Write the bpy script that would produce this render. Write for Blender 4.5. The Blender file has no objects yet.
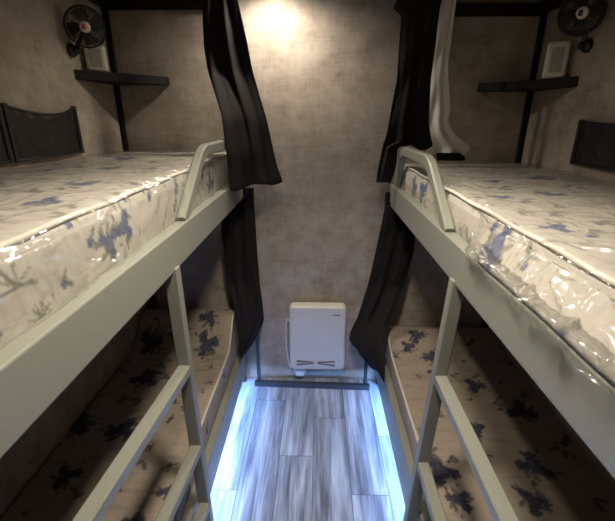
import bpy, bmesh, math, random
import numpy as np
from mathutils import Vector, Matrix

C = bpy.context.scene.collection
SC = bpy.context.scene
R = math.radians
random.seed(7)

# ------------------------------------------------------------------ camera
cam_d = bpy.data.cameras.new('camera')
cam_d.sensor_width = 36.0
cam_d.lens = 393.0 / 615.0 * 36.0
cam_d.clip_start = 0.01
cam = bpy.data.objects.new('camera', cam_d)
C.objects.link(cam)
cam.location = (0, 0, 1.6)
cam.rotation_euler = (R(70.0), 0, R(1.45))
SC.camera = cam

# ------------------------------------------------------------------ world, exposure
w = bpy.data.worlds.new('world')
w.use_nodes = True
w.node_tree.nodes['Background'].inputs[0].default_value = (0.9, 0.85, 0.8, 1)
w.node_tree.nodes['Background'].inputs[1].default_value = 0.02
SC.world = w
SC.view_settings.view_transform = 'Standard'
SC.view_settings.look = 'None'
SC.view_settings.gamma = 1.0
SC.view_settings.exposure = 1.12
SC.view_settings.use_curve_mapping = False

CEIL = 2.22
# name, location, power, cone, blend, radius
LAMPS = [((-0.21, 1.96, CEIL - 0.028), 15.0, 165, 1.0, 0.03),
         ((0.01, 0.80, CEIL - 0.028), 52.0, 124, 0.7, 0.10)]
LED_STRENGTH = 145.0
LED_COLOR = (0.22, 0.45, 1.0, 1)
LAMP_COLOR = (1.0, 0.885, 0.72)


# ------------------------------------------------------------------ material helpers
def newmat(name):
    m = bpy.data.materials.new(name)
    m.use_nodes = True
    nt = m.node_tree
    return m, nt, nt.nodes['Principled BSDF']


def simple(name, col, rough=0.5, metal=0.0, bump=0.0, scale=60.0, coat=0.0, spec=0.5):
    m, nt, b = newmat(name)
    b.inputs['Roughness'].default_value = rough
    b.inputs['Metallic'].default_value = metal
    b.inputs['Coat Weight'].default_value = coat
    b.inputs['Specular IOR Level'].default_value = spec
    tc = nt.nodes.new('ShaderNodeTexCoord')
    n = nt.nodes.new('ShaderNodeTexNoise')
    n.inputs['Scale'].default_value = scale
    n.inputs['Detail'].default_value = 4
    nt.links.new(tc.outputs['Object'], n.inputs['Vector'])
    r = nt.nodes.new('ShaderNodeValToRGB')
    r.color_ramp.elements[0].position = 0.3
    r.color_ramp.elements[1].position = 0.7
    r.color_ramp.elements[0].color = (*[c * 0.92 for c in col], 1)
    r.color_ramp.elements[1].color = (*[min(1, c * 1.06) for c in col], 1)
    nt.links.new(n.outputs['Fac'], r.inputs['Fac'])
    nt.links.new(r.outputs['Color'], b.inputs['Base Color'])
    if bump > 0:
        bp = nt.nodes.new('ShaderNodeBump')
        bp.inputs['Strength'].default_value = bump
        bp.inputs['Distance'].default_value = 0.002
        nt.links.new(n.outputs['Fac'], bp.inputs['Height'])
        nt.links.new(bp.outputs['Normal'], b.inputs['Normal'])
    return m


def wall_material():
    m, nt, b = newmat('mottled_wall_panel')
    L = nt.links.new
    tc = nt.nodes.new('ShaderNodeTexCoord')

    def noise(scale, detail, mapscale, rough=0.6):
        mp = nt.nodes.new('ShaderNodeMapping')
        mp.inputs['Scale'].default_value = mapscale
        L(tc.outputs['Object'], mp.inputs['Vector'])
        n = nt.nodes.new('ShaderNodeTexNoise')
        n.inputs['Scale'].default_value = scale
        n.inputs['Detail'].default_value = detail
        n.inputs['Roughness'].default_value = rough
        L(mp.outputs['Vector'], n.inputs['Vector'])
        return n.outputs['Fac']
    a = noise(7, 7, (1, 1, 1), 0.68)
    h = noise(9, 3, (1, 1, 14))
    v = noise(9, 3, (14, 14, 1))
    big = noise(2.2, 2, (1, 1, 1))

    def math_(op, x, y):
        n = nt.nodes.new('ShaderNodeMath')
        n.operation = op
        for i, q in enumerate((x, y)):
            if isinstance(q, (int, float)):
                n.inputs[i].default_value = q
            else:
                L(q, n.inputs[i])
        return n.outputs[0]
    s = math_('MULTIPLY', math_('ADD', h, v), 0.15)
    t = math_('ADD', math_('MULTIPLY', a, 0.56), s)
    t = math_('ADD', t, math_('MULTIPLY', big, 0.18))
    r = nt.nodes.new('ShaderNodeValToRGB')
    e = r.color_ramp.elements
    e[0].position = 0.41
    e[0].color = (0.22, 0.185, 0.15, 1)
    e[1].position = 0.61
    e[1].color = (0.40, 0.35, 0.30, 1)
    x = e.new(0.5)
    x.color = (0.305, 0.262, 0.218, 1)
    L(t, r.inputs['Fac'])
    L(r.outputs['Color'], b.inputs['Base Color'])
    b.inputs['Roughness'].default_value = 0.62
    b.inputs['Specular IOR Level'].default_value = 0.3
    return m


def plank_material():
    m, nt, b = newmat('grey_wood_planks')
    L = nt.links.new
    at = nt.nodes.new('ShaderNodeAttribute')
    at.attribute_name = 'plank'
    tc = nt.nodes.new('ShaderNodeTexCoord')
    off = nt.nodes.new('ShaderNodeVectorMath')
    off.operation = 'MULTIPLY_ADD'
    L(at.outputs['Color'], off.inputs[0])
    off.inputs[1].default_value = (7, 13, 5)
    L(tc.outputs['Object'], off.inputs[2])

    def noise(ms, detail, rough):
        mp = nt.nodes.new('ShaderNodeMapping')
        mp.inputs['Scale'].default_value = ms
        L(off.outputs[0], mp.inputs['Vector'])
        n = nt.nodes.new('ShaderNodeTexNoise')
        n.inputs['Scale'].default_value = 1.0
        n.inputs['Detail'].default_value = detail
        n.inputs['Roughness'].default_value = rough
        n.inputs['Distortion'].default_value = 0.4
        L(mp.outputs['Vector'], n.inputs['Vector'])
        return n.outputs['Fac']
    g1 = noise((22, 1.6, 1), 5, 0.6)
    g2 = noise((110, 5, 1), 4, 0.6)
    mx = nt.nodes.new('ShaderNodeMath')
    mx.operation = 'MULTIPLY_ADD'
    L(g2, mx.inputs[0])
    mx.inputs[1].default_value = 0.35
    L(g1, mx.inputs[2])
    sep = nt.nodes.new('ShaderNodeSeparateColor')
    L(at.outputs['Color'], sep.inputs[0])
    m2 = nt.nodes.new('ShaderNodeMath')
    m2.operation = 'MULTIPLY_ADD'
    L(sep.outputs[0], m2.inputs[0])
    m2.inputs[1].default_value = 0.16
    L(mx.outputs[0], m2.inputs[2])
    r = nt.nodes.new('ShaderNodeValToRGB')
    e = r.color_ramp.elements
    e[0].position = 0.55
    e[0].color = (0.10, 0.102, 0.118, 1)
    e[1].position = 0.98
    e[1].color = (0.56, 0.59, 0.64, 1)
    x = e.new(0.75)
    x.color = (0.27, 0.29, 0.33, 1)
    L(m2.outputs[0], r.inputs['Fac'])
    L(r.outputs['Color'], b.inputs['Base Color'])
    b.inputs['Roughness'].default_value = 0.34
    bp = nt.nodes.new('ShaderNodeBump')
    bp.inputs['Strength'].default_value = 0.15
    bp.inputs['Distance'].default_value = 0.002
    L(g2, bp.inputs['Height'])
    L(bp.outputs['Normal'], b.inputs['Normal'])
    return m


def fabric_material():
    m, nt, b = newmat('floral_mattress_fabric')
    L = nt.links.new
    at = nt.nodes.new('ShaderNodeAttribute')
    at.attribute_name = 'Col'
    L(at.outputs['Color'], b.inputs['Base Color'])
    b.inputs['Roughness'].default_value = 0.75
    b.inputs['Specular IOR Level'].default_value = 0.25
    tc = nt.nodes.new('ShaderNodeTexCoord')
    mp = nt.nodes.new('ShaderNodeMapping')
    mp.inputs['Scale'].default_value = (2.0, 16, 6)
    L(tc.outputs['Object'], mp.inputs['Vector'])
    n = nt.nodes.new('ShaderNodeTexNoise')
    n.inputs['Scale'].default_value = 1.0
    n.inputs['Detail'].default_value = 3
    L(mp.outputs['Vector'], n.inputs['Vector'])
    n2 = nt.nodes.new('ShaderNodeTexNoise')
    n2.inputs['Scale'].default_value = 420
    L(tc.outputs['Object'], n2.inputs['Vector'])
    b2 = nt.nodes.new('ShaderNodeBump')
    b2.inputs['Strength'].default_value = 0.25
    b2.inputs['Distance'].default_value = 0.001
    L(n2.outputs['Fac'], b2.inputs['Height'])
    bp = nt.nodes.new('ShaderNodeBump')
    bp.inputs['Strength'].default_value = 0.5
    bp.inputs['Distance'].default_value = 0.02
    L(n.outputs['Fac'], bp.inputs['Height'])
    L(b2.outputs['Normal'], bp.inputs['Normal'])
    L(bp.outputs['Normal'], b.inputs['Normal'])
    return m


def plastic_material():
    m = bpy.data.materials.new('clear_plastic_wrap')
    m.use_nodes = True
    nt = m.node_tree
    nt.nodes.clear()
    L = nt.links.new
    out = nt.nodes.new('ShaderNodeOutputMaterial')
    tr = nt.nodes.new('ShaderNodeBsdfTransparent')
    tr.inputs[0].default_value = (0.97, 0.97, 0.96, 1)
    gl = nt.nodes.new('ShaderNodeBsdfGlossy')
    gl.inputs['Roughness'].default_value = 0.17
    gl.inputs['Color'].default_value = (0.95, 0.95, 0.95, 1)
    mix = nt.nodes.new('ShaderNodeMixShader')
    fr = nt.nodes.new('ShaderNodeLayerWeight')
    fr.inputs['Blend'].default_value = 0.5
    pw = nt.nodes.new('ShaderNodeMath')
    pw.operation = 'POWER'
    pw.inputs[1].default_value = 4.0
    L(fr.outputs['Facing'], pw.inputs[0])
    mul = nt.nodes.new('ShaderNodeMath')
    mul.operation = 'MULTIPLY_ADD'
    mul.use_clamp = True
    mul.inputs[1].default_value = 0.40
    mul.inputs[2].default_value = 0.10
    L(pw.outputs[0], mul.inputs[0])
    tc = nt.nodes.new('ShaderNodeTexCoord')
    mp = nt.nodes.new('ShaderNodeMapping')
    mp.inputs['Scale'].default_value = (1.2, 1, 1.6)
    L(tc.outputs['Object'], mp.inputs['Vector'])
    n = nt.nodes.new('ShaderNodeTexNoise')
    n.noise_type = 'RIDGED_MULTIFRACTAL'
    n.inputs['Scale'].default_value = 9
    n.inputs['Detail'].default_value = 3
    n.inputs['Distortion'].default_value = 1.2
    L(mp.outputs['Vector'], n.inputs['Vector'])
    bp = nt.nodes.new('ShaderNodeBump')
    bp.inputs['Strength'].default_value = 1.0
    bp.inputs['Distance'].default_value = 0.022
    L(n.outputs['Fac'], bp.inputs['Height'])
    L(bp.outputs['Normal'], gl.inputs['Normal'])
    L(bp.outputs['Normal'], fr.inputs['Normal'])
    L(mul.outputs[0], mix.inputs[0])
    L(tr.outputs[0], mix.inputs[1])
    L(gl.outputs[0], mix.inputs[2])
    # faint milky haze of the film itself
    df = nt.nodes.new('ShaderNodeBsdfTranslucent')
    df.inputs[0].default_value = (0.85, 0.84, 0.80, 1)
    d2 = nt.nodes.new('ShaderNodeBsdfDiffuse')
    d2.inputs[0].default_value = (0.85, 0.84, 0.80, 1)
    mh = nt.nodes.new('ShaderNodeMixShader')
    mh.inputs[0].default_value = 0.5
    L(df.outputs[0], mh.inputs[1])
    L(d2.outputs[0], mh.inputs[2])
    m3 = nt.nodes.new('ShaderNodeMixShader')
    hz = nt.nodes.new('ShaderNodeMapRange')
    hz.inputs['From Min'].default_value = 0.3
    hz.inputs['From Max'].default_value = 1.4
    hz.inputs['To Min'].default_value = 0.04
    hz.inputs['To Max'].default_value = 0.40
    L(n.outputs['Fac'], hz.inputs['Value'])
    L(hz.outputs[0], m3.inputs[0])
    L(mix.outputs[0], m3.inputs[1])
    L(mh.outputs[0], m3.inputs[2])
    L(m3.outputs[0], out.inputs['Surface'])
    return m


def net_material():
    m = bpy.data.materials.new('black_netting')
    m.use_nodes = True
    nt = m.node_tree
    nt.nodes.clear()
    L = nt.links.new
    out = nt.nodes.new('ShaderNodeOutputMaterial')
    tr = nt.nodes.new('ShaderNodeBsdfTransparent')
    df = nt.nodes.new('ShaderNodeBsdfPrincipled')
    df.inputs['Base Color'].default_value = (0.008, 0.008, 0.009, 1)
    df.inputs['Roughness'].default_value = 0.5
    mix = nt.nodes.new('ShaderNodeMixShader')
    tc = nt.nodes.new('ShaderNodeTexCoord')
    mp = nt.nodes.new('ShaderNodeMapping')
    mp.inputs['Rotation'].default_value = (R(45), 0, 0)
    L(tc.outputs['Object'], mp.inputs['Vector'])
    vo = nt.nodes.new('ShaderNodeTexVoronoi')
    vo.inputs['Scale'].default_value = 150
    vo.inputs['Randomness'].default_value = 0.0
    L(mp.outputs['Vector'], vo.inputs['Vector'])
    gt = nt.nodes.new('ShaderNodeMath')
    gt.operation = 'GREATER_THAN'
    gt.inputs[1].default_value = 0.27
    L(vo.outputs['Distance'], gt.inputs[0])
    L(gt.outputs[0], mix.inputs[0])
    L(tr.outputs[0], mix.inputs[1])
    L(df.outputs[0], mix.inputs[2])
    L(mix.outputs[0], out.inputs['Surface'])
    return m


def emit(name, col, s):
    m = bpy.data.materials.new(name)
    m.use_nodes = True
    nt = m.node_tree
    nt.nodes.clear()
    o = nt.nodes.new('ShaderNodeOutputMaterial')
    e = nt.nodes.new('ShaderNodeEmission')
    e.inputs[0].default_value = col
    e.inputs[1].default_value = s
    nt.links.new(e.outputs[0], o.inputs['Surface'])
    return m


M_WALL = wall_material()
M_CEIL = simple('ceiling_board', (0.30, 0.27, 0.23), 0.7)
M_PLANK = plank_material()
M_GAP = simple('plank_gap', (0.03, 0.03, 0.035), 0.8)
M_BLACKTRIM = simple('black_trim_paint', (0.009, 0.008, 0.0085), 0.6, bump=0.1, spec=0.2)
M_SAGE = simple('sage_grey_powder_coat', (0.235, 0.24, 0.203), 0.42, bump=0.12, scale=260)
M_DARKMETAL = simple('dark_blue_grey_steel', (0.03, 0.034, 0.045), 0.5, metal=0.1)
M_PLY = simple('bed_base_board', (0.05, 0.042, 0.035), 0.8, bump=0.3)
M_FAB = fabric_material()
M_PLASTIC = plastic_material()
M_PIPING = simple('cream_piping', (0.60, 0.57, 0.50), 0.5)
M_BLACKCLOTH = simple('black_curtain_cloth', (0.013, 0.0115, 0.0115), 0.85, bump=0.35, scale=500, spec=0.15)
M_CREAMCLOTH = simple('cream_curtain_cloth', (0.74, 0.71, 0.64), 0.85, bump=0.35, scale=500)
M_WHITE = simple('white_enamel', (0.60, 0.585, 0.56), 0.35, scale=3)
M_WHITE2 = simple('white_plastic', (0.70, 0.70, 0.70), 0.45)
M_LOGO = simple('dark_logo_print', (0.07, 0.06, 0.055), 0.7)  # print colour of the maker's mark on the heater
M_VENT = simple('brown_grey_vent', (0.17, 0.145, 0.125), 0.6)
M_BLACKPL = simple('black_plastic', (0.012, 0.012, 0.014), 0.35)
M_WIRE = simple('dark_fan_wire', (0.03, 0.032, 0.034), 0.3, metal=0.6)
M_BLADE = simple('grey_fan_blade', (0.045, 0.045, 0.05), 0.3)
M_HUBW = simple('white_fan_badge', (0.75, 0.66, 0.62), 0.3)
M_RED = simple('red_badge_print', (0.55, 0.06, 0.04), 0.4)
M_CREAMPL = simple('cream_plastic', (0.60, 0.57, 0.46), 0.3)
M_CREAMDK = simple('dull_cream_panel', (0.34, 0.31, 0.25), 0.4)
M_NET = net_material()
M_GREYSTRIP = simple('grey_strap', (0.30, 0.28, 0.25), 0.6)
M_LED = emit('blue_white_led', LED_COLOR, LED_STRENGTH)
M_LAMPGLOW = emit('warm_lamp_diffuser', (*LAMP_COLOR, 1), 6.0)


# ------------------------------------------------------------------ object helpers
def obj(name, me, mat, parent=None, smooth=False):
    if isinstance(me, bmesh.types.BMesh):
        bm = me
        bmesh.ops.recalc_face_normals(bm, faces=bm.faces)
        me = bpy.data.meshes.new(name)
        bm.to_mesh(me)
        bm.free()
    me.materials.append(mat)
    if smooth:
        for p in me.polygons:
            p.use_smooth = True
    o = bpy.data.objects.new(name, me)
    C.objects.link(o)
    if parent:
        o.parent = parent
        o.matrix_parent_inverse = Matrix.Translation(-parent.location) @ Matrix.Identity(4) \
            if parent.type == 'EMPTY' else Matrix.Identity(4)
    return o


def empty(name, loc, label, cat, group=None):
    o = bpy.data.objects.new(name, None)
    o.empty_display_size = 0.05
    C.objects.link(o)
    o.location = loc
    tag(o, label, cat, group)
    return o


def tag(o, label, cat, group=None):
    o['label'] = label
    o['category'] = cat
    if group:
        o['group'] = group
    return o


def struct(o):
    o['kind'] = 'structure'
    return o


def bx(bm, lo, hi, bev=0.0, seg=2, mat4=None):
    lo, hi = Vector(lo), Vector(hi)
    t = bmesh.new()
    bmesh.ops.create_cube(t, size=1.0)
    s = hi - lo
    c = (hi + lo) / 2
    for v in t.verts:
        v.co = Vector((v.co.x * s.x, v.co.y * s.y, v.co.z * s.z)) + c
    if bev > 0:
        bmesh.ops.bevel(t, geom=list(t.edges), offset=bev, segments=seg, profile=0.5, affect='EDGES')
    if mat4 is not None:
        bmesh.ops.transform(t, matrix=mat4, verts=t.verts)
    me = bpy.data.meshes.new('tmp')
    t.to_mesh(me)
    t.free()
    bm.from_mesh(me)
    bpy.data.meshes.remove(me)
    return bm


def box(lo, hi, bev=0.0, seg=2, mat4=None):
    return bx(bmesh.new(), lo, hi, bev, seg, mat4)


def sweep(bm, pts, hw, hh, side, chamfer=0.25, closed=False):
    """rectangular tube with chamfered edges; 'side' = axis across the path held fixed."""
    pts = [Vector(p) for p in pts]
    side = Vector(side).normalized()
    n = len(pts)
    c = chamfer * min(hw, hh)
    prof = [(hw - c, hh), (hw, hh - c), (hw, -hh + c), (hw - c, -hh),
            (-hw + c, -hh), (-hw, -hh + c), (-hw, hh - c), (-hw + c, hh)]
    rings = []
    for i, p in enumerate(pts):
        a = pts[(i - 1) % n] if (i > 0 or closed) else None
        b = pts[(i + 1) % n] if (i < n - 1 or closed) else None
        d1 = (p - a).normalized() if a is not None else None
        d2 = (b - p).normalized() if b is not None else None
        if d1 is None:
            d1 = d2
        if d2 is None:
            d2 = d1
        t = (d1 + d2).normalized()
        nn = side.cross(t).normalized()
        k = 1.0 / max(0.35, t.dot(d1))
        rings.append([bm.verts.new(p + side * u + nn * (v * k)) for u, v in prof])
    m = len(prof)
    rng = range(n if closed else n - 1)
    for i in rng:
        r0, r1 = rings[i], rings[(i + 1) % n]
        for j in range(m):
            bm.faces.new((r0[j], r0[(j + 1) % m], r1[(j + 1) % m], r1[j]))
    if not closed:
        bm.faces.new(rings[0][::-1])
        bm.faces.new(rings[-1])
    return bm


def tube(bm, pts, rad, seg=10, closed=False):
    pts = [Vector(p) for p in pts]
    n = len(pts)
    rings = []
    up = Vector((0.13, 0.21, 0.97))
    for i, p in enumerate(pts):
        a = pts[(i - 1) % n] if (i > 0 or closed) else p
        b = pts[(i + 1) % n] if (i < n - 1 or closed) else p
        t = (b - a).normalized()
        u = t.cross(up)
        if u.length < 1e-3:
            u = t.cross(Vector((1, 0, 0)))
        u.normalize()
        up = u.cross(t)
        rings.append([bm.verts.new(p + (u * math.cos(2 * math.pi * k / seg) + up * math.sin(2 * math.pi * k / seg)) * rad)
                      for k in range(seg)])
    for i in range(n if closed else n - 1):
        r0, r1 = rings[i], rings[(i + 1) % n]
        for j in range(seg):
            bm.faces.new((r0[j], r0[(j + 1) % seg], r1[(j + 1) % seg], r1[j]))
    if not closed:
        bm.faces.new(rings[0][::-1])
        bm.faces.new(rings[-1])
    return bm


def lathe(bm, prof, seg=32, mat4=None):
    """prof: (r, h) pairs turned about local z"""
    rings = []
    for r, h in prof:
        if r < 1e-6:
            rings.append([bm.verts.new((0, 0, h))])
        else:
            rings.append([bm.verts.new((r * math.cos(2 * math.pi * k / seg), r * math.sin(2 * math.pi * k / seg), h))
                          for k in range(seg)])
    vs = [v for r in rings for v in r]
    for a, b in zip(rings[:-1], rings[1:]):
        for j in range(seg):
            q = (j + 1) % seg
            if len(a) == 1 and len(b) == 1:
                continue
            if len(a) == 1:
                bm.faces.new((a[0], b[j], b[q]))
            elif len(b) == 1:
                bm.faces.new((a[j], a[q], b[0]))
            else:
                bm.faces.new((a[j], a[q], b[q], b[j]))
    if mat4 is not None:
        bmesh.ops.transform(bm, matrix=mat4, verts=vs)
    return bm


def smooth_path(pts, n=8):
    """Catmull-Rom through pts"""
    P = [Vector(p) for p in pts]
    P = [P[0] * 2 - P[1]] + P + [P[-1] * 2 - P[-2]]
    out = []
    for i in range(1, len(P) - 2):
        a, b, c, d = P[i - 1:i + 3]
        for k in range(n):
            t = k / n
            out.append(0.5 * ((2 * b) + (c - a) * t + (2 * a - 5 * b + 4 * c - d) * t * t + (3 * b - a - 3 * c + d) * t ** 3))
    out.append(P[-2])
    return out


def fillet(pts, r, n=5):
    """round the inner corners of a polyline"""
    P = [Vector(p) for p in pts]
    out = [P[0]]
    for i in range(1, len(P) - 1):
        a = (P[i - 1] - P[i]).normalized()
        b = (P[i + 1] - P[i]).normalized()
        s, e = P[i] + a * r, P[i] + b * r
        for k in range(n + 1):
            t = k / n
            out.append(s * (1 - t) ** 2 + P[i] * 2 * t * (1 - t) + e * t * t)
    out.append(P[-1])
    return out


# ================================================================== THE ROOM
XL, XR, YB, YF = -1.03, 1.06, 2.15, -1.0
T = 0.06
struct(obj('wall_back', box((XL - T, YB, 0), (XR + T, YB + T, CEIL)), M_WALL))
struct(obj('wall_left', box((XL - T, YF, 0), (XL, YB, CEIL)), M_WALL))
struct(obj('wall_right', box((XR, YF, 0), (XR + T, YB, CEIL)), M_WALL))
struct(obj('wall_front', box((XL - T, YF - T, 0), (XR + T, YF, CEIL)), M_WALL))
struct(obj('ceiling', box((XL - T, YF - T, CEIL), (XR + T, YB + T, CEIL + 0.05)), M_CEIL))

# floor: one mesh of planks laid along the aisle over a dark gap colour
seams = [-1.03, -0.87, -0.70, -0.53, -0.355, -0.18, -0.01, 0.165, 0.335, 0.51, 0.68, 0.85, 1.06]
joints = {3: [1.32, 0.1], 4: [1.93, 0.73], 5: [1.52, 0.35], 6: [1.79, 0.6], 7: [1.31, 0.12], 8: [1.66, 0.5]}
bm = bmesh.new()
cl = bm.loops.layers.float_color.new('plank')
rnd = random.Random(3)
tones = {(4, 2): 0.35, (4, 1): 0.55, (5, 2): 0.62, (5, 1): 0.15, (6, 2): 0.15, (6, 1): 0.25, (7, 2): 0.3, (7, 1): 0.2,
         (3, 2): 0.5, (3, 1): 0.95, (8, 2): 0.9, (8, 1): 0.5}
for i in range(len(seams) - 1):
    js = joints.get(i, [rnd.uniform(1.0, 1.9), rnd.uniform(0, 0.7)])
    ys = [YF] + sorted(js) + [YB]
    for k in range(len(ys) - 1):
        g = 0.0011
        x0, x1, y0, y1 = seams[i] + g, seams[i + 1] - g, ys[k] + g, ys[k + 1] - g
        tone = tones.get((i, k), rnd.random())
        v = [bm.verts.new(q) for q in ((x0, y0, 0), (x1, y0, 0), (x1, y1, 0), (x0, y1, 0))]
        f = bm.faces.new(v)
        c = (tone, rnd.random(), rnd.random(), 1)
        for l in f.loops:
            l[cl] = c
bx(bm, (XL - T, YF - T, -0.05), (XR + T, YB + T, -0.0012))
bm.faces.ensure_lookup_table()
me = bpy.data.meshes.new('floor')
bm.to_mesh(me)
bm.free()
fl = struct(obj('floor', me, M_PLANK))
me.materials.append(M_GAP)
for p in list(me.polygons)[-6:]:
    p.material_index = 1

# dark trims: corner strips and the black band under the ceiling
def wall_trim(name, lo, hi):
    return struct(obj(name, box(lo, hi, 0.002), M_BLACKTRIM))
wall_trim('trim_1', (XL + 0.0005, YB - 0.024, 1.245), (XL + 0.024, YB - 0.0005, CEIL - 0.001))
wall_trim('trim_2', (XR - 0.024, YB - 0.024, 1.215), (XR - 0.0005, YB - 0.0005, CEIL - 0.001))
wall_trim('trim_3', (XL + 0.025, YB - 0.03, 2.08), (-0.46, YB - 0.0005, 2.135))
wall_trim('trim_4', (0.50, YB - 0.03, 2.045), (XR - 0.025, YB - 0.0005, 2.095))
wall_trim('trim_5', (XL + 0.0005, 0.4, 2.09), (XL + 0.03, YB - 0.025, 2.15))
wall_trim('trim_6', (XR - 0.03, 0.4, 2.055), (XR - 0.0005, YB - 0.025, 2.11))


# ================================================================== BUNK BEDS
Y0, Y1 = 0.17, 2.10

def make_bunk(sg, xo, xwall, zr, zlow, xlow, label, ladder):
    """sg -1 left, +1 right; xo outer face of the upper rail; zr=(z0,z1) upper rail; zlow lower rail; xlow its outer face"""
    root = empty('bunk_bed', ((xo + xwall) / 2, 1.1, 0.0), label, 'bunk bed', 'bunk beds along the two sides')
    W = 0.04

    def X(a, b):
        return (min(a, b), max(a, b))
    # upper side rail with its folded top lip
    x0, x1 = X(xo, xo + sg * W)
    obj('side_rail', box((x0, Y0, zr[0]), (x1, Y1, zr[1]), 0.004), M_SAGE, root)
    x0, x1 = X(xlow, xlow + sg * 0.035)
    obj('side_rail', box((x0, Y0, zlow[0]), (x1, Y1, zlow[1]), 0.004), M_SAGE, root)
    # wall-side rails
    xa, xb = X(xwall - sg * 0.004, xwall - sg * 0.034)
    obj('wall_rail', box((xa, Y0, zr[0]), (xb, Y1, zr[1] - 0.06), 0.003), M_SAGE, root)
    obj('wall_rail', box((xa, Y0, zlow[0]), (xb, Y1, zlow[0] + 0.05), 0.003), M_SAGE, root)
    # bases
    xa, xb = X(xo + sg * (W + 0.001), xwall - sg * 0.035)
    obj('bed_base', box((xa, Y0 + 0.002, zr[0] + 0.012), (xb, Y1 - 0.002, zr[0] + 0.045), 0.002), M_PLY, root)
    xa, xb = X(xlow + sg * 0.036, xwall - sg * 0.035)
    obj('bed_base', box((xa, Y0 + 0.002, zlow[0] + 0.012), (xb, Y1 - 0.002, zlow[0] + 0.045), 0.002), M_PLY, root)
    # corner posts (foot to upper rail) hidden behind curtains at the far end
    for y in (Y0 - 0.02, Y1 + 0.016):
        for xx in (xlow + sg * 0.03, xwall - sg * 0.045):
            p = obj('corner_post', box((xx - 0.015, y - 0.015, 0.012), (xx + 0.015, y + 0.015, zr[0] + 0.03), 0.003), M_DARKMETAL, root)
            obj('foot_cap', box((xx - 0.019, y - 0.019, 0.0), (xx + 0.019, y + 0.019, 0.012), 0.003), M_BLACKPL, p)
    # ladder: two stiles welded under the upper rail, three rungs
    (fy, fx0, fx1, zt, rungs) = ladder
    sy = 0.016
    near_y = 0.32
    for y in (fy, near_y):
        bm = sweep(bmesh.new(), [(fx0, y, zt), (fx1, y, 0.0)], sy, 0.020, (0, 1, 0), 0.2)
        obj('ladder_stile', bm, M_SAGE, root)
    for (za, zb, xa_, xb_) in rungs:
        bm = sweep(bmesh.new(), [(xa_, fy - sy, za), (xb_, near_y + sy, zb)], 0.019, 0.016, (1, 0, 0), 0.2)
        obj('ladder_rung', bm, M_SAGE, root)
    # guard loop
    gx = xo + sg * 0.02
    zt = zr[1]
    top = 1.487 if sg < 0 else 1.452
    path = fillet([(gx, 1.175, zt - 0.004), (gx, 1.455, top), (gx, 1.93, top), (gx, 2.03, zt - 0.004)], 0.06, 6)
    bm = sweep(bmesh.new(), path, 0.015, 0.0205, (1, 0, 0), 0.35)
    obj('guard_rail', bm, M_SAGE, root)
    return root


bunk_l = make_bunk(-1, -0.40, XL, (1.19, 1.30), (0.10, 0.26), -0.44,
                   'pale grey-green steel bunk bed with ladder on the left wall',
                   (1.03, -0.412, -0.395, 1.20, [(0.868, 0.868, -0.405, -0.455), (0.553, 0.553, -0.40, -0.445), (0.29, 0.29, -0.395, -0.43)]))
bunk_r = make_bunk(1, 0.385, XR, (1.16, 1.27), (0.08, 0.27), 0.375,
                   'pale grey-green steel bunk bed on the right wall, loose plastic over its upper rail',
                   (1.03, 0.397, 0.335, 1.17, [(0.845, 0.845, 0.382, 0.382), (0.50, 0.50, 0.362, 0.362), (0.20, 0.20, 0.345, 0.345)]))


# ================================================================== MATTRESSES
def vnoise(a, b, seed, sc):
    """cheap smooth 2-D noise from summed rotated sines"""
    rg = np.random.RandomState(seed)
    out = np.zeros_like(a)
    for k in range(7):
        th = rg.uniform(0, math.pi)
        fq = sc * rg.uniform(0.6, 2.0)
        ph = rg.uniform(0, 6.28)
        out += np.sin((a * math.cos(th) + b * math.sin(th)) * fq + ph + 1.3 * np.sin((a * math.sin(th) - b * math.cos(th)) * fq * 0.7 + ph * 2))
    return out / 7.0


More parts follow.
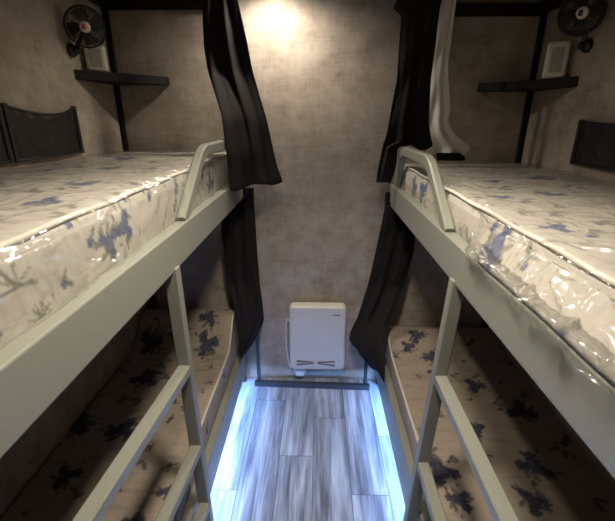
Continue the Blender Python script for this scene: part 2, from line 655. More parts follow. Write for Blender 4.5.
def paint(s, y, base, clusters, seed, n_small, smax, dark):
    rg = np.random.RandomState(seed)
    col = np.tile(np.array(base), (len(s), 1))
    col *= (1 + 0.035 * vnoise(s, y, seed, 45))[:, None]
    # woven scroll pattern in faint beige
    sc = vnoise(s, y, seed + 5, 90)
    mk = np.clip((sc - 0.35) * 5, 0, 1)[:, None]
    col = col * (1 - 0.22 * mk) + np.array((0.36, 0.31, 0.25)) * np.mean(base) * 1.6 * 0.22 * mk
    st = np.clip(vnoise(s * 0.35, y * 1.6, seed + 8, 55) * 4 - 0.9, 0, 1)[:, None] * np.clip(s * 30, 0, 1)[:, None]
    col = col * (1 - 0.30 * st) + np.array((0.30, 0.28, 0.25)) * np.mean(base) * 1.6 * 0.30 * st
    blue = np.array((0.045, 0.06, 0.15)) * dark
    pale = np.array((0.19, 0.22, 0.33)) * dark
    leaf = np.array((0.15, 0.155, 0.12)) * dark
    items = []
    for (cs, cy, r, kind) in clusters:
        if kind == 'f':
            items += [('leaf', cs + r * 1.05 * math.cos(a), cy + r * 1.05 * math.sin(a), r * 0.55, a + 0.5) for a in rg.uniform(0, 6.28, 6)]
            items += [('leaf', cs + r * 1.7 * math.cos(a), cy + r * 1.7 * math.sin(a), r * 0.32, a) for a in rg.uniform(0, 6.28, 4)]
            a0 = rg.uniform(0, 6.28)
            items += [('bloom', cs + r * 0.95 * math.cos(a0 + q), cy + r * 0.95 * math.sin(a0 + q), r * 0.58, 0) for q in (0, 2.3, 4.0)]
            items += [('bloom', cs, cy, r * 0.85, 0)]
        elif kind == 'l':
            items += [('blade', cs + r * 0.6 * math.cos(a), cy + r * 0.6 * math.sin(a), r * 0.75, a) for a in rg.uniform(-1.9, 1.9, 9)]
        else:
            items += [('bloom', cs, cy, r * 0.7, 0)] + [('leaf', cs + r * math.cos(a), cy + r * math.sin(a), r * 0.6, a) for a in rg.uniform(0, 6.28, 3)]
    for _ in range(n_small):
        cs, cy, r = rg.uniform(-0.12, smax), rg.uniform(0.2, 2.1), rg.uniform(0.014, 0.03)
        if any(abs(cs - q[0]) + abs(cy - q[1]) < 0.09 for q in clusters):
            continue
        a = rg.uniform(0, 6.28)
        items.append(('leaf', cs, cy, r, a))
        items.append(('leaf', cs + r * 0.8, cy + r * 0.7, r * 0.8, a + 1.2))
        if rg.rand() < 0.55:
            items.append(('bloom', cs - r * 0.6, cy - r * 0.5, r * 0.5, 0))
    for (kd, cs, cy, r, a) in items:
        ds, dy = s - cs, y - cy
        near = np.where(ds * ds + dy * dy < (1.5 * r) ** 2)[0]
        if len(near) == 0:
            continue
        ds, dy = ds[near], dy[near]
        rr = np.hypot(ds, dy)
        th = np.arctan2(dy, ds)
        if kd == 'bloom':
            ph = (cs * 91 + cy * 57) % 6.28
            edge = r * (0.88 + 0.11 * np.cos(5 * th + ph) + 0.05 * np.cos(9 * th + 1))
            m_ = np.clip((edge - rr) / 0.004, 0, 1)
            tone = 0.5 + 0.5 * np.sin(rr / r * 9.0 + 2.2 * np.sin(3 * th + ph) + ph)
            c = blue[None, :] * (1 - tone[:, None] * 0.55) + pale[None, :] * tone[:, None] * 0.55
            m_ = m_ * 0.92
        else:
            u = ds * math.cos(a) + dy * math.sin(a)
            v = -ds * math.sin(a) + dy * math.cos(a)
            e = 1 - (u / r) ** 2 - (v / (r * (0.42 if kd == 'leaf' else 0.13))) ** 2
            m_ = np.clip(e * 3, 0, 1) * 0.72
            c = np.tile(leaf, (len(near), 1)) * (1 + 0.3 * np.sin(v / r * 20))[:, None]
        col[near] = col[near] * (1 - m_[:, None]) + c * m_[:, None]
    return np.clip(col, 0, 1)


def mattress_grid(sg, xe, xw, z0, z1, rad, step_y, ya, yb, off=0.0, drape=None, wrinkle=0.0, seed=1):
    """cross-section from the aisle-side bottom, up the side, over the rounded edge and over the top to the wall.
    returns P (ny, ns, 3) and s coordinate (ns)"""
    sec = []
    def add(x, z):
        sec.append((x, z))
    H = z1 - z0
    ns = max(6, int((H - rad) / 0.0045))
    bot = drape if drape is not None else [(xe, z0)]
    if drape is not None:
        for i in range(len(drape) - 1):
            (xa, za), (xb, zb) = drape[i], drape[i + 1]
            k = max(2, int(math.hypot(xb - xa, zb - za) / 0.005))
            for j in range(k):
                add(xa + (xb - xa) * j / k, za + (zb - za) * j / k)
        zs = drape[-1][1]
    else:
        zs = z0
    for i in range(ns):
        z = zs + (z1 - rad - zs) * i / ns
        t = (z - z0) / H
        add(xe - sg * 0.006 * math.sin(min(1, max(0, t)) * math.pi), z)
    for i in range(9):
        a = math.pi / 2 * i / 8
        add(xe + sg * rad * (1 - math.cos(a)), z1 - rad + rad * math.sin(a))
    L = abs(xw - xe) - rad
    nt = int(L * 0.45 / 0.0045)
    for i in range(1, nt + 1):
        add(xe + sg * (rad + L * 0.45 * i / nt), z1)
    nt2 = int(L * 0.55 / 0.008)
    for i in range(1, nt2 + 1):
        add(xe + sg * (rad + L * (0.45 + 0.55 * i / nt2)), z1)
    sec = np.array(sec)
    d = np.hypot(np.diff(sec[:, 0]), np.diff(sec[:, 1]))
    s = np.concatenate([[0], np.cumsum(d)])
    ie = np.argmin(np.abs(sec[:, 0] - (xe + sg * rad * 0.3)) + np.abs(sec[:, 1] - (z1 - rad * 0.3)))
    s = s - s[ie]
    # outward normal of the section
    tx = np.gradient(sec[:, 0])
    tz = np.gradient(sec[:, 1])
    ln = np.hypot(tx, tz)
    nx, nz = -tz / ln, tx / ln
    if sg < 0:
        nx, nz = -nx, -nz
    # choose the sign that points up on the top
    if nz[-1] < 0:
        nx, nz = -nx, -nz
    ny = int((yb - ya) / step_y)
    ys = np.linspace(ya, yb, ny)
    S, Y = np.meshgrid(s, ys)
    disp = 0.0035 * vnoise(S * 1.0, Y, seed, 16) + off
    # light tufting across the top
    disp += 0.0018 * np.sin(Y * 2 * math.pi / 0.16) * np.clip(S * 8, 0, 1)
    if wrinkle:
        w_ = np.abs(vnoise(S * 1.5, Y, seed + 3, 22))
        w2 = np.abs(vnoise(S, Y * 1.3, seed + 9, 60))
        wr = wrinkle * (1 - w_ * 2.2).clip(0, 1) ** 2 + wrinkle * 0.4 * (1 - w2 * 2.2).clip(0, 1) ** 2
        fade = np.where(S < 0, 1.0, 0.45)
        disp += wr * fade
    P = np.zeros((ny, len(s), 3))
    P[:, :, 0] = sec[None, :, 0] + nx[None, :] * disp
    P[:, :, 1] = Y
    P[:, :, 2] = sec[None, :, 1] + nz[None, :] * disp
    return P, S, Y


def grid_mesh(name, P, close_box=None, flip=False):
    ny, ns, _ = P.shape
    verts = P.reshape(-1, 3)
    idx = np.arange(ny * ns).reshape(ny, ns)
    quads = np.stack([idx[:-1, :-1], idx[:-1, 1:], idx[1:, 1:], idx[1:, :-1]], -1).reshape(-1, 4)
    if flip:
        quads = quads[:, ::-1]
    faces = quads.tolist()
    V = verts.tolist()
    if close_box is not None:            # bottom, wall side and the two ends
        z0, = close_box
        base = len(V)
        b0 = []
        for j in (0, ny - 1):
            w_ = P[j, -1]
            V.append([w_[0], w_[1], z0])
            b0.append(len(V) - 1)
        faces.append([int(idx[0, 0]), b0[0]] + [int(q) for q in idx[0, ::-1]][:-1])
        faces.append([int(q) for q in idx[-1, :]] + [b0[1]])
        faces.append([int(q) for q in idx[:, -1]] + [b0[1], b0[0]])
        faces.append([b0[0], b0[1]] + [int(q) for q in idx[::-1, 0]])
    me = bpy.data.meshes.new(name)
    me.from_pydata(V, [], faces)
    me.update()
    return me


def make_mattress(sg, xe, xw, z0, z1, clusters, label, seed, base=(0.47, 0.44, 0.395), dark=1.0, plastic=True, drape=None,
                  n_small=110, step=0.0045, ystart=0.19, wr=0.012, curl=0.0):
    root = empty('mattress', ((xe + xw) / 2, 1.1, z0), label, 'mattress', 'mattresses on the four bunks')
    P, S, Y = mattress_grid(sg, xe, xw, z0, z1, 0.02, step, ystart, 2.085, seed=seed)
    def bulge(P, Y):
        # the soft lower edge that slumps out over the rail top
        z = P[:, :, 2]
        a = np.where(z < 1.276, 0, np.clip((1.36 - z) / 0.075, 0, 1) ** 1.3) * np.clip((1.03 - Y) / 0.14, 0, 1)
        P[:, :, 0] -= sg * a * 0.040
    if drape is not None:
        bulge(P, Y)
    if curl:      # the far end rides up against the back wall
        k = np.clip((Y - 1.84) / 0.22, 0, 1)
        P[:, :, 2] += curl * k * k * (3 - 2 * k) * np.clip((P[:, :, 2] - z0) / (z1 - z0), 0, 1)
    me = grid_mesh('mattress_body', P, close_box=(z0,), flip=(sg < 0))
    n = P.shape[0] * P.shape[1]
    col = np.ones((len(me.vertices), 4), dtype=np.float32)
    col[:, :3] = base
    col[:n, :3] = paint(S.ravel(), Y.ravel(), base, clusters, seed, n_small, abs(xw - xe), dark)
    ca = me.color_attributes.new('Col', 'FLOAT_COLOR', 'POINT')
    ca.data.foreach_set('color', col.ravel())
    obj('mattress_body', me, M_FAB, root, smooth=True)
    # piping round the top edge
    def rise(y):
        k = min(1, max(0, (y - 1.84) / 0.22))
        return curl * k * k * (3 - 2 * k)
    pts = [(xe + sg * 0.004, y, z1 + rise(y) - 0.001 + 0.0015 * math.sin(y * 23 + seed)) for y in np.linspace(ystart + 0.005, 2.08, 90)]
    obj('piping', tube(bmesh.new(), pts, 0.0055, 8), M_PIPING, root, smooth=True)
    if plastic:
        P, S, Y = mattress_grid(sg, xe, xw + (-sg) * 0.006, z0 + 0.05, z1, 0.022, 0.006, ystart - 0.002, 2.08, off=0.009, drape=drape, wrinkle=wr, seed=seed + 20)
        if drape is not None:
            side = np.where(P[:, :, 2] > 1.292, 1.0, 0.0)
            Q = P.copy()
            bulge(Q, Y)
            P = np.where((side > 0)[:, :, None], Q, P)
            # the loose skirt over the rail waves in and out and narrows past the guard
            k = np.clip((-S - 0.09) / 0.10, 0, 1)
            P[:, :, 0] -= sg * k * 0.003 * (1 + np.sin(Y * 31 + 2 * np.sin(Y * 9)))
            P[:, :, 2] += k * 0.012 * np.sin(Y * 17 + 1.0)
            far = np.clip((Y - 0.93) / 0.10, 0, 1)
            lift = np.maximum(0, 1.285 - P[:, :, 2]) * far
            P[:, :, 2] += lift
            P[:, :, 0] += sg * np.clip((0.445 - P[:, :, 0]), 0, 1) * far * 0.65
        me = grid_mesh('plastic_wrap', P, flip=(sg < 0))
        obj('plastic_wrap', me, M_PLASTIC, root, smooth=True)
    return root


make_mattress(-1, -0.446, XL + 0.006, 1.237, 1.43,
              [(-0.06, 0.86, 0.030, 'f'), (-0.075, 0.785, 0.030, 'f'), (-0.055, 0.72, 0.022, 's'), (-0.10, 0.77, 0.022, 'l'), (-0.06, 0.52, 0.034, 'l'), (-0.10, 0.62, 0.018, 's'),
               (-0.13, 0.55, 0.025, 'l'), (-0.11, 0.46, 0.02, 's'), (-0.08, 1.62, 0.035, 'f'), (-0.07, 1.40, 0.035, 'l'), (-0.06, 1.30, 0.025, 'l'),
               (0.13, 0.82, 0.032, 'f'), (0.20, 1.08, 0.035, 'f'), (0.13, 0.68, 0.02, 's'), (0.40, 1.75, 0.045, 'f'), (0.30, 1.42, 0.03, 'f'),
               (0.10, 1.30, 0.026, 'l'), (0.22, 1.62, 0.03, 's'), (0.47, 1.35, 0.03, 'f'), (0.12, 1.85, 0.03, 'f'), (0.35, 1.15, 0.025, 'l'), (0.28, 0.85, 0.025, 'l')],
              'white floral mattress in plastic on the upper left bunk', 11)
make_mattress(1, 0.431, XR - 0.006, 1.207, 1.375,
              [(-0.045, 0.87, 0.040, 'f'), (-0.085, 0.83, 0.022, 's'), (-0.02, 0.93, 0.024, 's'), (-0.10, 0.65, 0.022, 'l'), (-0.05, 1.60, 0.04, 'f'), (-0.06, 1.75, 0.035, 'f'),
               (-0.09, 0.55, 0.02, 's'), (0.085, 0.84, 0.026, 'f'), (0.11, 0.90, 0.02, 'l'), (0.12, 1.20, 0.028, 'f'), (0.04, 1.18, 0.018, 's'), (0.20, 1.05, 0.025, 'l'),
               (0.30, 1.25, 0.035, 'f'), (0.22, 1.50, 0.035, 'f'), (0.45, 1.05, 0.04, 'f'), (0.10, 1.65, 0.03, 'l'), (0.45, 1.6, 0.04, 'f'), (0.25, 0.8, 0.025, 'l')],
              'white floral mattress in crumpled plastic on the upper right bunk', 23,
              drape=[(0.385, 1.270), (0.386, 1.282), (0.390, 1.292)], wr=0.014)
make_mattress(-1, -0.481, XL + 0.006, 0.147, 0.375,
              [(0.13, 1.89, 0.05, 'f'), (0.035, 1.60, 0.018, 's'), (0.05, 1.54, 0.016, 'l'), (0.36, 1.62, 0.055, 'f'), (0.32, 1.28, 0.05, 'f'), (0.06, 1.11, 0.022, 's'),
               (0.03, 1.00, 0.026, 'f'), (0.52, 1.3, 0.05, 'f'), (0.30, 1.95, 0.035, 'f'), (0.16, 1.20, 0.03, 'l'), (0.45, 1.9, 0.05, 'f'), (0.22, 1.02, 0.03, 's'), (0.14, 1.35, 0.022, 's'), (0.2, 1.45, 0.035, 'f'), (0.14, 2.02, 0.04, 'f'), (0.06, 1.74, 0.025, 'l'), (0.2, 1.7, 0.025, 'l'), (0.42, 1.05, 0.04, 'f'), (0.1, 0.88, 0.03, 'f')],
              'floral mattress on the shaded lower left bunk', 37, base=(0.30, 0.25, 0.20), dark=0.3, plastic=False, step=0.0055, n_small=80, curl=0.15)  # dim light of the lower bunk put into fabric and flower colours
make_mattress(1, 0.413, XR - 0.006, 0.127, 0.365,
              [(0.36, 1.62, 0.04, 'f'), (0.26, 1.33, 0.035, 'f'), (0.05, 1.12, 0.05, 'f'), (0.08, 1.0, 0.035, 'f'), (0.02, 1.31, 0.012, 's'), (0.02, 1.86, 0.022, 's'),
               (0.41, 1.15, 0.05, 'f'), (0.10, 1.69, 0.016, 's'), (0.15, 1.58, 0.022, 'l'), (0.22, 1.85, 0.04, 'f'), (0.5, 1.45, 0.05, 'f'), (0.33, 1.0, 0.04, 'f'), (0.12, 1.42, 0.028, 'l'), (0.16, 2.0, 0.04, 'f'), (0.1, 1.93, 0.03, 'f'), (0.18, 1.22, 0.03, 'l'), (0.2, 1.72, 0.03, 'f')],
              'floral mattress on the shaded lower right bunk', 41, base=(0.30, 0.25, 0.20), dark=0.3, plastic=False, step=0.0055, n_small=80, curl=0.06)  # same fabric as above, shade under the upper bunk painted into its colours


# ================================================================== CURTAINS
def curtain(name, rows, y0, label, cat, mat, folds=5, amp=0.018, seed=1, group=None, ybow=0.0, thick=0.003, nx=70, nz=90, hem=0.008, sm=5, droop=0.0):
    """rows: (z, x_left, x_right[, y_left, y_right]) from top to bottom"""
    rows = [(*r, y0, y0) if len(r) == 3 else r for r in rows]
    zz = np.array([r[0] for r in rows])[::-1]
    xl = np.array([r[1] for r in rows])[::-1]
    xr = np.array([r[2] for r in rows])[::-1]
    yl = np.array([r[3] for r in rows])[::-1]
    yr = np.array([r[4] for r in rows])[::-1]
    Z = np.linspace(zz.max(), zz.min(), nz)

    def it(v):
        q = np.interp(Z, zz, v)
        k = np.ones(sm) / sm
        p = np.pad(q, sm // 2, mode='edge')
        return np.convolve(p, k, 'valid')
    XLt, XRt, YL, YR = it(xl), it(xr), it(yl), it(yr)
    rg = random.Random(seed)
    ph = rg.uniform(0, 6)
    V = []
    for j in range(nz):
        t = j / (nz - 1)
        for i in range(nx):
            u = i / (nx - 1)
            uu = u + 0.03 * math.sin(6 * t + ph + 4 * u)
            f = math.sin(uu * folds * 2 * math.pi + ph + 0.9 * math.sin(3.1 * t + ph)) + 0.45 * math.sin(uu * folds * 3.7 * math.pi + 2 * ph + 2.0 * t)
            a = amp * (0.65 + 0.35 * t) * (0.35 + 0.65 * math.sin(math.pi * min(1, max(0, u))) ** 0.5)
            x = XLt[j] + (XRt[j] - XLt[j]) * u
            z = Z[j] + hem * t * t * math.sin(u * 9 + ph)
            if droop and XRt[j] > 0.5:
                z -= droop * min(1, max(0, (u - 0.5) / 0.25)) * min(1, max(0, (1.75 - Z[j]) / 0.25)) * (1 if u < 0.85 else 1 - 6 * (u - 0.85) ** 1.5)
            V.append((x, YL[j] + (YR[j] - YL[j]) * u + a * f + 0.003 * math.sin(23 * t + 9 * u), z))
    F = [(j * nx + i, j * nx + i + 1, (j + 1) * nx + i + 1, (j + 1) * nx + i) for j in range(nz - 1) for i in range(nx - 1)]
    me = bpy.data.meshes.new(name)
    me.from_pydata(V, [], F)
    me.update()
    o = obj(name, me, mat, None, smooth=True)
    md = o.modifiers.new('thickness', 'SOLIDIFY')
    md.thickness = thick
    md.offset = 0
    tag(o, label, cat, group)
    return o


GC = 'black curtains by the back wall'
curtain('curtain', [(CEIL - 0.012, -0.47, -0.355), (2.08, -0.50, -0.35), (2.0, -0.51, -0.335), (1.9, -0.515, -0.315), (1.8, -0.50, -0.30, 1.95, 1.965), (1.6, -0.415, -0.245, 1.80, 1.965),
                    (1.45, -0.395, -0.215, 1.75, 1.965), (1.36, -0.392, -0.195, 1.75, 1.965), (1.32, -0.39, -0.178, 1.75, 1.965), (1.298, -0.388, -0.174, 1.75, 1.965)], 1.965,
        'black curtain gathered above the upper left bunk, pleated near the ceiling', 'curtain', M_BLACKCLOTH, folds=2.2, amp=0.013, seed=5, group=GC)
curtain('curtain', [(1.255, -0.392, -0.335), (1.19, -0.392, -0.335), (1.18, -0.52, -0.335), (0.97, -0.52, -0.332), (0.72, -0.515, -0.325), (0.60, -0.468, -0.315, 2.0, 2.055), (0.48, -0.45, -0.310, 1.95, 2.055), (0.42, -0.430, -0.335, 1.9, 2.04), (0.36, -0.428, -0.37, 1.9, 2.0), (0.32, -0.428, -0.415, 1.9, 1.93)], 2.055,
        'black curtain hanging below the left upper bunk beside the heater cable, tapering to a point', 'curtain', M_BLACKCLOTH, folds=1.8, amp=0.008, seed=8, group=GC, sm=3)
curtain('curtain', [(CEIL - 0.012, 0.36, 0.52), (2.09, 0.345, 0.525), (2.04, 0.315, 0.515), (2.01, 0.355, 0.515), (1.76, 0.355, 0.508), (1.6, 0.335, 0.515), (1.53, 0.325, 0.535), (1.50, 0.318, 0.548), (1.484, 0.312, 0.545),
                    (1.476, 0.311, 0.41), (1.464, 0.31, 0.382), (1.40, 0.30, 0.38), (1.36, 0.293, 0.375), (1.30, 0.288, 0.36)], 1.955,
        'black curtain gathered above the upper right bunk in front of a cream one', 'curtain', M_BLACKCLOTH, folds=2, amp=0.012, seed=14, group=GC, sm=3, droop=0.035, hem=0.0, nz=130)
curtain('curtain', [(1.235, 0.355, 0.378), (1.165, 0.355, 0.378), (1.152, 0.355, 0.53), (0.92, 0.325, 0.53), (0.7, 0.29, 0.50), (0.5, 0.24, 0.405, 2.05, 1.95), (0.40, 0.205, 0.362, 2.05, 1.80), (0.34, 0.195, 0.362, 2.05, 1.75), (0.31, 0.225, 0.362, 2.03, 1.75), (0.29, 0.28, 0.362, 1.98, 1.73)], 2.05,
        'black curtain hanging below the right upper bunk and flaring to the heater', 'curtain', M_BLACKCLOTH, folds=2, amp=0.009, seed=21, group=GC, hem=0.012, sm=3)
curtain('curtain', [(CEIL - 0.012, 0.51, 0.59), (2.07, 0.51, 0.597), (1.84, 0.50, 0.59), (1.76, 0.50, 0.60), (1.70, 0.50, 0.612), (1.64, 0.50, 0.625), (1.58, 0.51, 0.62), (1.53, 0.51, 0.65), (1.47, 0.52, 0.73), (1.45, 0.53, 0.765), (1.43, 0.55, 0.70)], 2.005,
        'cream curtain hanging behind the black one over the upper right bunk', 'curtain', M_CREAMCLOTH, folds=1.3, amp=0.012, seed=31, hem=0.0)
o = curtain('curtain_tail', [(1.44, 0.57, 0.68), (1.42, 0.57, 0.71), (1.405, 0.58, 0.71)], 1.965,
            'short black cloth end lying under the cream curtain hem', 'curtain tail', M_BLACKCLOTH, folds=1, amp=0.004, seed=3, nx=24, nz=12, hem=0)  # loose flap for the tail of the black curtain


# ================================================================== HEATER
ht = empty('panel_heater', (0.006, 2.11, 0.345), 'white rounded panel heater on the back wall above the floor', 'heater')
def rounded_panel(x0, x1, z0, z1, yf, yb, r, bev):
    bm = bmesh.new()
    pts = []
    for cx, cz, a0 in ((x1 - r, z1 - r, 0), (x0 + r, z1 - r, 90), (x0 + r, z0 + r, 180), (x1 - r, z0 + r, 270)):
        for k in range(7):
            a = R(a0 + 15 * k)
            pts.append((cx + r * math.cos(a), cz + r * math.sin(a)))
    cxm, czm = (x0 + x1) / 2, (z0 + z1) / 2
    rings = []
    for y, ins in ((yb, 0), (yf + bev, 0), (yf + bev * 0.3, bev * 0.3), (yf, bev)):
        ring = []
        for (x, z) in pts:
            fx = (x - cxm) / ((x1 - x0) / 2)
            fz = (z - czm) / ((z1 - z0) / 2)
            ring.append(bm.verts.new((x - ins * fx, y, z - ins * fz)))
        rings.append(ring)
    n = len(pts)
    for a, b in zip(rings[:-1], rings[1:]):
        for j in range(n):
            bm.faces.new((a[j], a[(j + 1) % n], b[(j + 1) % n], b[j]))
    bm.faces.new(rings[0])
    bm.faces.new(rings[-1][::-1])
    return bm
HX0, HX1, HZ0, HZ1, HY = -0.162, 0.178, 0.118, 0.556, 2.072
hb = obj('heater_housing', rounded_panel(HX0, HX1, HZ0, HZ1, HY, 2.135, 0.028, 0.012), M_WHITE, ht)
mdb = hb.modifiers.new('bev', 'BEVEL')
mdb.width = 0.002
mdb.segments = 2
obj('wall_bracket', box((-0.10, 2.133, 0.2), (0.11, 2.1495, 0.5), 0.003), M_WHITE2, ht)
# outlet vents: two pairs of tapered slots that meet at the middle
def slot(x0, x1, za, zb, zc, zd):
    bm = bmesh.new()
    v = []
    for y in (HY - 0.0022, HY + 0.002):
        v.append([bm.verts.new(q) for q in ((x0, y, za), (x1, y, zb), (x1, y, zc), (x0, y, zd))])
    bm.faces.new(v[0]); bm.faces.new(v[1][::-1])
    for j in range(4):
        bm.faces.new((v[0][j], v[0][(j + 1) % 4], v[1][(j + 1) % 4], v[1][j]))
    return bm
for args in ((-0.120, -0.014, 0.176, 0.172, 0.180, 0.190), (-0.120, -0.014, 0.150, 0.164, 0.170, 0.163),
             (0.010, 0.118, 0.172, 0.176, 0.186, 0.180), (0.010, 0.118, 0.164, 0.147, 0.160, 0.171)):
    obj('vent_slot', slot(*args), M_VENT, ht)
# maker's mark: small row of dark strokes at the top right
bm = bmesh.new()
x = 0.098
for wd in (0.007, 0.005, 0.006, 0.005, 0.006, 0.007):
    bx(bm, (x, HY - 0.0015, 0.500), (x + wd, HY + 0.001, 0.506))
    x += wd + 0.0016
lg = obj('logo_mark', bm, M_LOGO, ht)
# cord and plug
cpts = smooth_path([(-0.155, 2.12, 0.43), (-0.175, 2.125, 0.44), (-0.186, 2.128, 0.40), (-0.188, 2.128, 0.30), (-0.183, 2.126, 0.20), (-0.168, 2.12, 0.11), (-0.14, 2.115, 0.07), (-0.115, 2.115, 0.075)], 8)
obj('power_cord', tube(bmesh.new(), cpts, 0.0042, 8), M_WHITE2, ht, smooth=True)
pl = obj('power_plug', box((-0.128, 2.098, 0.05), (-0.075, 2.140, 0.118), 0.008), M_WHITE2, ht)
so = empty('wall_socket', (-0.10, 2.15, 0.085), 'white wall socket low on the wall under the heater', 'socket')
obj('socket_plate', box((-0.145, 2.140, 0.042), (-0.06, 2.1497, 0.126), 0.004), M_WHITE2, so)


# ================================================================== FLOOR FRAME (U-shaped)
fr = empty('floor_frame', (-0.03, 2.055, 0.0), 'dark steel frame crossing the aisle floor in front of the heater', 'metal frame')
rot = Matrix.Translation((-0.03, 2.055, 0)) @ Matrix.Rotation(R(-1.6), 4, 'Z') @ Matrix.Translation((0.03, -2.055, 0))
obj('cross_bar', box((-0.385, 2.045, 0.0), (0.335, 2.072, 0.034), 0.002, 2, rot), M_DARKMETAL, fr)
for xx in (-0.362, 0.309):
    obj('upright', box((xx - 0.011, 2.073, 0.0), (xx + 0.011, 2.088, 0.56), 0.002, 2, rot), M_DARKMETAL, fr)


# ================================================================== LED STRIPS
for (xx, z1_, lab) in ((-0.55, 0.1115, 'blue-white LED strip glowing under the lower left bunk'),
                       (0.485, 0.0915, 'blue-white LED strip glowing under the lower right bunk')):
    t = empty('led_strip', (xx, 1.1, z1_ - 0.01), lab, 'LED strip', 'LED strips under the lower bunks')
    obj('strip_channel', box((xx - 0.008, 0.2, z1_ - 0.004), (xx + 0.008, 2.06, z1_), 0.0), M_WHITE2, t)
    obj('strip_light', box((xx - 0.006, 0.2, z1_ - 0.009), (xx + 0.006, 2.06, z1_ - 0.0042), 0.0), M_LED, t)


# ================================================================== CORNER SHELVES
def corner_shelf(sg, xw, yfront, xend, z0, z1, label):
    bm = bmesh.new()
    xin = xw - sg * 0.001
    yb = YB - 0.001
    # outline: wall corner (notched round the corner strip), along the back wall, cut end, slanted front, cut end, side wall
    out = [(xin - sg * 0.025, yb), (xend, yb), (xend, yb - 0.03), (xin, yfront), (xin, yb - 0.026), (xin - sg * 0.025, yb - 0.026)]
    for z in (z0, z1):
        pass
    a = [bm.verts.new((x, y, z0)) for x, y in out]
    b = [bm.verts.new((x, y, z1)) for x, y in out]
    n = len(out)
    for j in range(n):
        bm.faces.new((a[j], a[(j + 1) % n], b[(j + 1) % n], b[j]))
    bm.faces.new(a[::-1])
    bm.faces.new(b)
    o = obj('corner_shelf', bm, M_BLACKTRIM)
    md = o.modifiers.new('bev', 'BEVEL')
    md.width = 0.002
    md.segments = 2
    tag(o, label, 'shelf', 'black corner shelves above the upper bunks')
    return o
corner_shelf(-1, XL, 1.80, -0.75, 1.752, 1.79, 'black corner shelf above the left bunk')
corner_shelf(1, XR, 1.78, 0.79, 1.718, 1.757, 'black corner shelf above the right bunk')


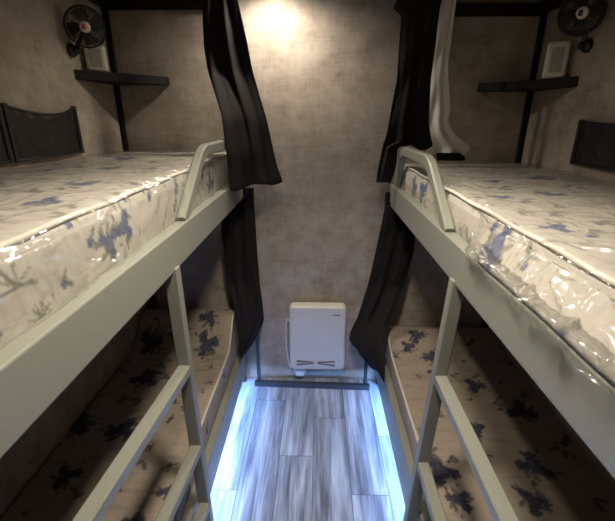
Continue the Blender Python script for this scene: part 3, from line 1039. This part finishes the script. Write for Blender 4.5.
# ================================================================== FANS
def make_fan(c, aim, stand, rad, label, hubcol, ring_r):
    t = empty('wall_fan', stand, label, 'fan', 'small wall fans above the corner shelves')
    c = Vector(c)
    d = (Vector(aim) - c).normalized()
    q = d.to_track_quat('Z', 'Y').to_matrix().to_4x4()
    M4 = Matrix.Translation(c) @ q
    def ring(bm, r, h, th):
        tube(bm, [M4 @ Vector((r * math.cos(a), r * math.sin(a), h)) for a in np.linspace(0, 2 * math.pi, 37)[:-1]], th, 6, closed=True)
    bm = bmesh.new()
    for k in range(9):
        r = rad * (0.30 + 0.70 * k / 8)
        h = 0.030 * math.sqrt(max(0, 1 - (r / rad) ** 2)) + 0.006
        ring(bm, r, h, 0.0011)
    for k in range(16):
        a = 2 * math.pi * k / 16
        pts = [M4 @ Vector((rad * f * math.cos(a), rad * f * math.sin(a), 0.030 * math.sqrt(max(0, 1 - f * f)) + 0.006)) for f in (0.22, 0.45, 0.7, 0.88, 0.97, 1.0)]
        tube(bm, pts, 0.0011, 5)
    cage = obj('front_cage', bm, M_WIRE, t)
    bm = bmesh.new()
    for k in range(7):
        r = rad * (0.30 + 0.70 * k / 6)
        ring(bm, r, -0.028 * math.sqrt(max(0, 1 - (r / rad) ** 2)) - 0.006, 0.0011)
    for k in range(16):
        a = 2 * math.pi * k / 16
        pts = [M4 @ Vector((rad * f * math.cos(a), rad * f * math.sin(a), -0.028 * math.sqrt(max(0, 1 - f * f)) - 0.006)) for f in (0.25, 0.6, 0.85, 1.0)]
        tube(bm, pts, 0.0011, 5)
    obj('rear_cage', bm, M_WIRE, t)
    bm = bmesh.new()
    lathe(bm, [(rad - ring_r, -0.007), (rad + 0.003, -0.007), (rad + 0.003, 0.007), (rad - ring_r, 0.007), (rad - ring_r, -0.007)], 40, M4)
    obj('cage_rim', bm, M_BLACKPL, t)
    # hub badge
    bm = lathe(bmesh.new(), [(0, 0.040), (0.014, 0.040), (0.019, 0.036), (0.021, 0.028), (0, 0.028)], 24, M4)
    hub = obj('hub_badge', bm, M_HUBW, t)
    bm = bmesh.new()
    bx(bm, (-0.013, -0.009, 0.0395), (0.001, 0.010, 0.0412), 0.0, 2, M4)
    obj('badge_print', bm, hubcol, hub)
    # blades
    bm = bmesh.new()
    for k in range(4):
        a0 = k * math.pi / 2
        grid = []
        for i in range(7):
            r = 0.014 + (rad * 0.86 - 0.014) * i / 6
            row = []
            for j in range(6):
                u = j / 5 - 0.5
                a = a0 + u * (1.1 - 0.15 * i / 6) + 0.3 * i / 6
                row.append((r * math.cos(a), r * math.sin(a), 0.012 * u * 1.6))
            grid.append(row)
        fv = [[bm.verts.new(M4 @ Vector((x, y, z + 0.0008))) for x, y, z in row] for row in grid]
        bv = [[bm.verts.new(M4 @ Vector((x, y, z - 0.0008))) for x, y, z in row] for row in grid]
        for i in range(6):
            for j in range(5):
                bm.faces.new((fv[i][j], fv[i + 1][j], fv[i + 1][j + 1], fv[i][j + 1]))
                bm.faces.new((bv[i][j], bv[i][j + 1], bv[i + 1][j + 1], bv[i + 1][j]))
        for i in range(6):
            bm.faces.new((fv[i][0], bv[i][0], bv[i + 1][0], fv[i + 1][0]))
            bm.faces.new((fv[i][5], fv[i + 1][5], bv[i + 1][5], bv[i][5]))
        for j in range(5):
            bm.faces.new((fv[6][j], bv[6][j], bv[6][j + 1], fv[6][j + 1]))
    lathe(bm, [(0, 0.012), (0.012, 0.012), (0.015, 0.008), (0.015, -0.008), (0, -0.008)], 20, M4)
    obj('blades', bm, M_BLADE, t)
    # motor housing behind, neck and clamp
    bm = lathe(bmesh.new(), [(0, -0.034), (0.018, -0.034), (0.022, -0.040), (0.022, -0.056), (0.015, -0.066), (0, -0.068)], 24, M4)
    obj('motor_housing', bm, M_BLACKPL, t, smooth=True)
    s = Vector(stand)
    back = M4 @ Vector((0, 0, -0.052))
    low = M4 @ Vector((0, 0, -0.040))
    sx = 1 if s.x < 0 else -1
    neck = smooth_path([back, (s.x + sx * 0.03, (s.y + back.y) / 2, (s.z * 2 + back.z) / 3), (s.x + sx * 0.024, s.y, s.z), (s.x + sx * 0.006, s.y, s.z)], 6)
    obj('neck', tube(bmesh.new(), neck, 0.009, 10), M_BLACKPL, t, smooth=True)
    Mw = Matrix.Translation(s) @ Matrix.Rotation(sx * R(90), 4, 'Y')
    obj('wall_mount', lathe(bmesh.new(), [(0, 0.0005), (0.026, 0.0005), (0.027, 0.008), (0.022, 0.018), (0.014, 0.024), (0, 0.025)], 24, Mw), M_BLACKPL, t, smooth=True)
    obj('tilt_knob', lathe(bmesh.new(), [(0, -0.012), (0.012, -0.012), (0.014, -0.008), (0.014, 0.008), (0.012, 0.012), (0, 0.012)], 16, Matrix.Translation((s.x + sx * 0.028, s.y, s.z)) @ Matrix.Rotation(R(90), 4, 'X')), M_BLACKPL, t, smooth=True)
    return t


make_fan((-0.948, 1.80, 1.945), (-0.55, 1.0, 1.80), (XL, 1.805, 1.862), 0.074, 'dark fan with red and white hub above the left corner shelf', M_RED, 0.004)
make_fan((0.968, 1.70, 1.962), (0.62, 0.95, 1.82), (XR, 1.765, 1.865), 0.074, 'black fan with thick rim above the right corner shelf', M_BLADE, 0.012)


# ================================================================== CREAM BOXES ON THE SHELVES
def make_tub(c, wx, dy, h, rz, label):
    t = empty('plastic_box', c, label, 'box', 'cream plastic boxes on the corner shelves')
    M4 = Matrix.Translation(c) @ Matrix.Rotation(rz, 4, 'Z')
    obj('box_body', box((-wx / 2, -dy / 2, 0), (wx / 2, dy / 2, h), 0.012, 4, M4), M_CREAMPL, t, smooth=False)
    obj('front_panel', box((-wx * 0.27, -dy / 2 - 0.0025, h * 0.16), (wx * 0.27, -dy / 2 + 0.002, h * 0.84), 0.002, 2, M4), M_CREAMDK, t)
    return t
make_tub((-0.978, 1.905, 1.7902), 0.085, 0.045, 0.105, R(25), 'cream plastic box under the fan on the left corner shelf')
make_tub((1.006, 1.88, 1.7572), 0.085, 0.045, 0.14, R(-25), 'cream plastic box under the fan on the right corner shelf')


# ================================================================== NET POCKETS
def make_pocket(sg, xw, ya, yb, z0, z1, sag, label):
    """net pocket mounted on a side wall, ya near, yb far"""
    xwall = xw - sg * 0.003
    t = empty('net_pocket', (xwall, (ya + yb) / 2, z0), label, 'storage pocket', 'black net pockets on the side walls')
    n = 24
    def top(u):
        return z1 - sag * math.sin(math.pi * u) ** 0.8
    def px(u, v):
        return xwall - sg * (0.006 + 0.022 * math.sin(math.pi * u) * (0.35 + 0.65 * v))
    bm = bmesh.new()
    G = []
    for i in range(n + 1):
        u = i / n
        row = []
        for j in range(9):
            v = j / 8
            z = z0 + (top(u) - z0) * v
            row.append(bm.verts.new((px(u, v), ya + (yb - ya) * u, z)))
        G.append(row)
    for i in range(n):
        for j in range(8):
            bm.faces.new((G[i][j], G[i + 1][j], G[i + 1][j + 1], G[i][j + 1]))
    obj('net_panel', bm, M_NET, t)
    rim = [(px(i / n, 1), ya + (yb - ya) * i / n, top(i / n)) for i in range(n + 1)]
    obj('top_edge', tube(bmesh.new(), rim, 0.0045, 8), M_BLACKPL, t, smooth=True)
    bot = [(px(i / n, 0), ya + (yb - ya) * i / n, z0) for i in range(n + 1)]
    obj('bottom_edge', tube(bmesh.new(), bot, 0.006, 8), M_BLACKPL, t, smooth=True)
    for u in (0, 1):
        y = ya + (yb - ya) * u
        obj('side_edge', sweep(bmesh.new(), [(xwall - sg * 0.007, y, z0 - 0.006), (xwall - sg * 0.007, y, z1 + 0.004)], 0.006, 0.009, (1, 0, 0), 0.3), M_BLACKPL, t)
    return t
make_pocket(-1, XL, 1.345, 1.735, 1.462, 1.64, 0.030, 'black net pocket with sagging top on the left wall')
make_pocket(-1, XL, 0.93, 1.318, 1.462, 1.64, 0.030, 'black net pocket cut off by the left edge of the photo')
make_pocket(1, XR, 1.28, 1.69, 1.425, 1.588, 0.010, 'black net pocket low on the right wall')


# ================================================================== CEILING LAMPS
for (loc, pw, cone, blend, rad), lab in zip(LAMPS, ('round warm ceiling lamp close to the back wall', 'round warm ceiling lamp over the near aisle')):
    t = empty('ceiling_lamp', (loc[0], loc[1], CEIL), lab, 'lamp', 'round ceiling lamps over the aisle')
    M4 = Matrix.Translation((loc[0], loc[1], CEIL)) @ Matrix.Diagonal((rad / 0.05, rad / 0.05, 1, 1)).to_4x4()
    obj('lamp_ring', lathe(bmesh.new(), [(0.048, -0.0005), (0.066, -0.0005), (0.066, -0.010), (0.060, -0.016), (0.048, -0.014), (0.048, -0.0005)], 40, M4), M_WHITE2, t)
    obj('diffuser', lathe(bmesh.new(), [(0, -0.001), (0.046, -0.001), (0.046, -0.008), (0, -0.010)], 40, M4), M_LAMPGLOW, t)
    ld = bpy.data.lights.new('lamp_bulb', 'SPOT')
    ld.energy = pw
    ld.color = LAMP_COLOR
    ld.spot_size = R(cone)
    ld.spot_blend = blend
    ld.shadow_soft_size = rad
    lo = bpy.data.objects.new('lamp_bulb', ld)
    C.objects.link(lo)
    lo.parent = t
    lo.location = (0, 0, loc[2] - CEIL)
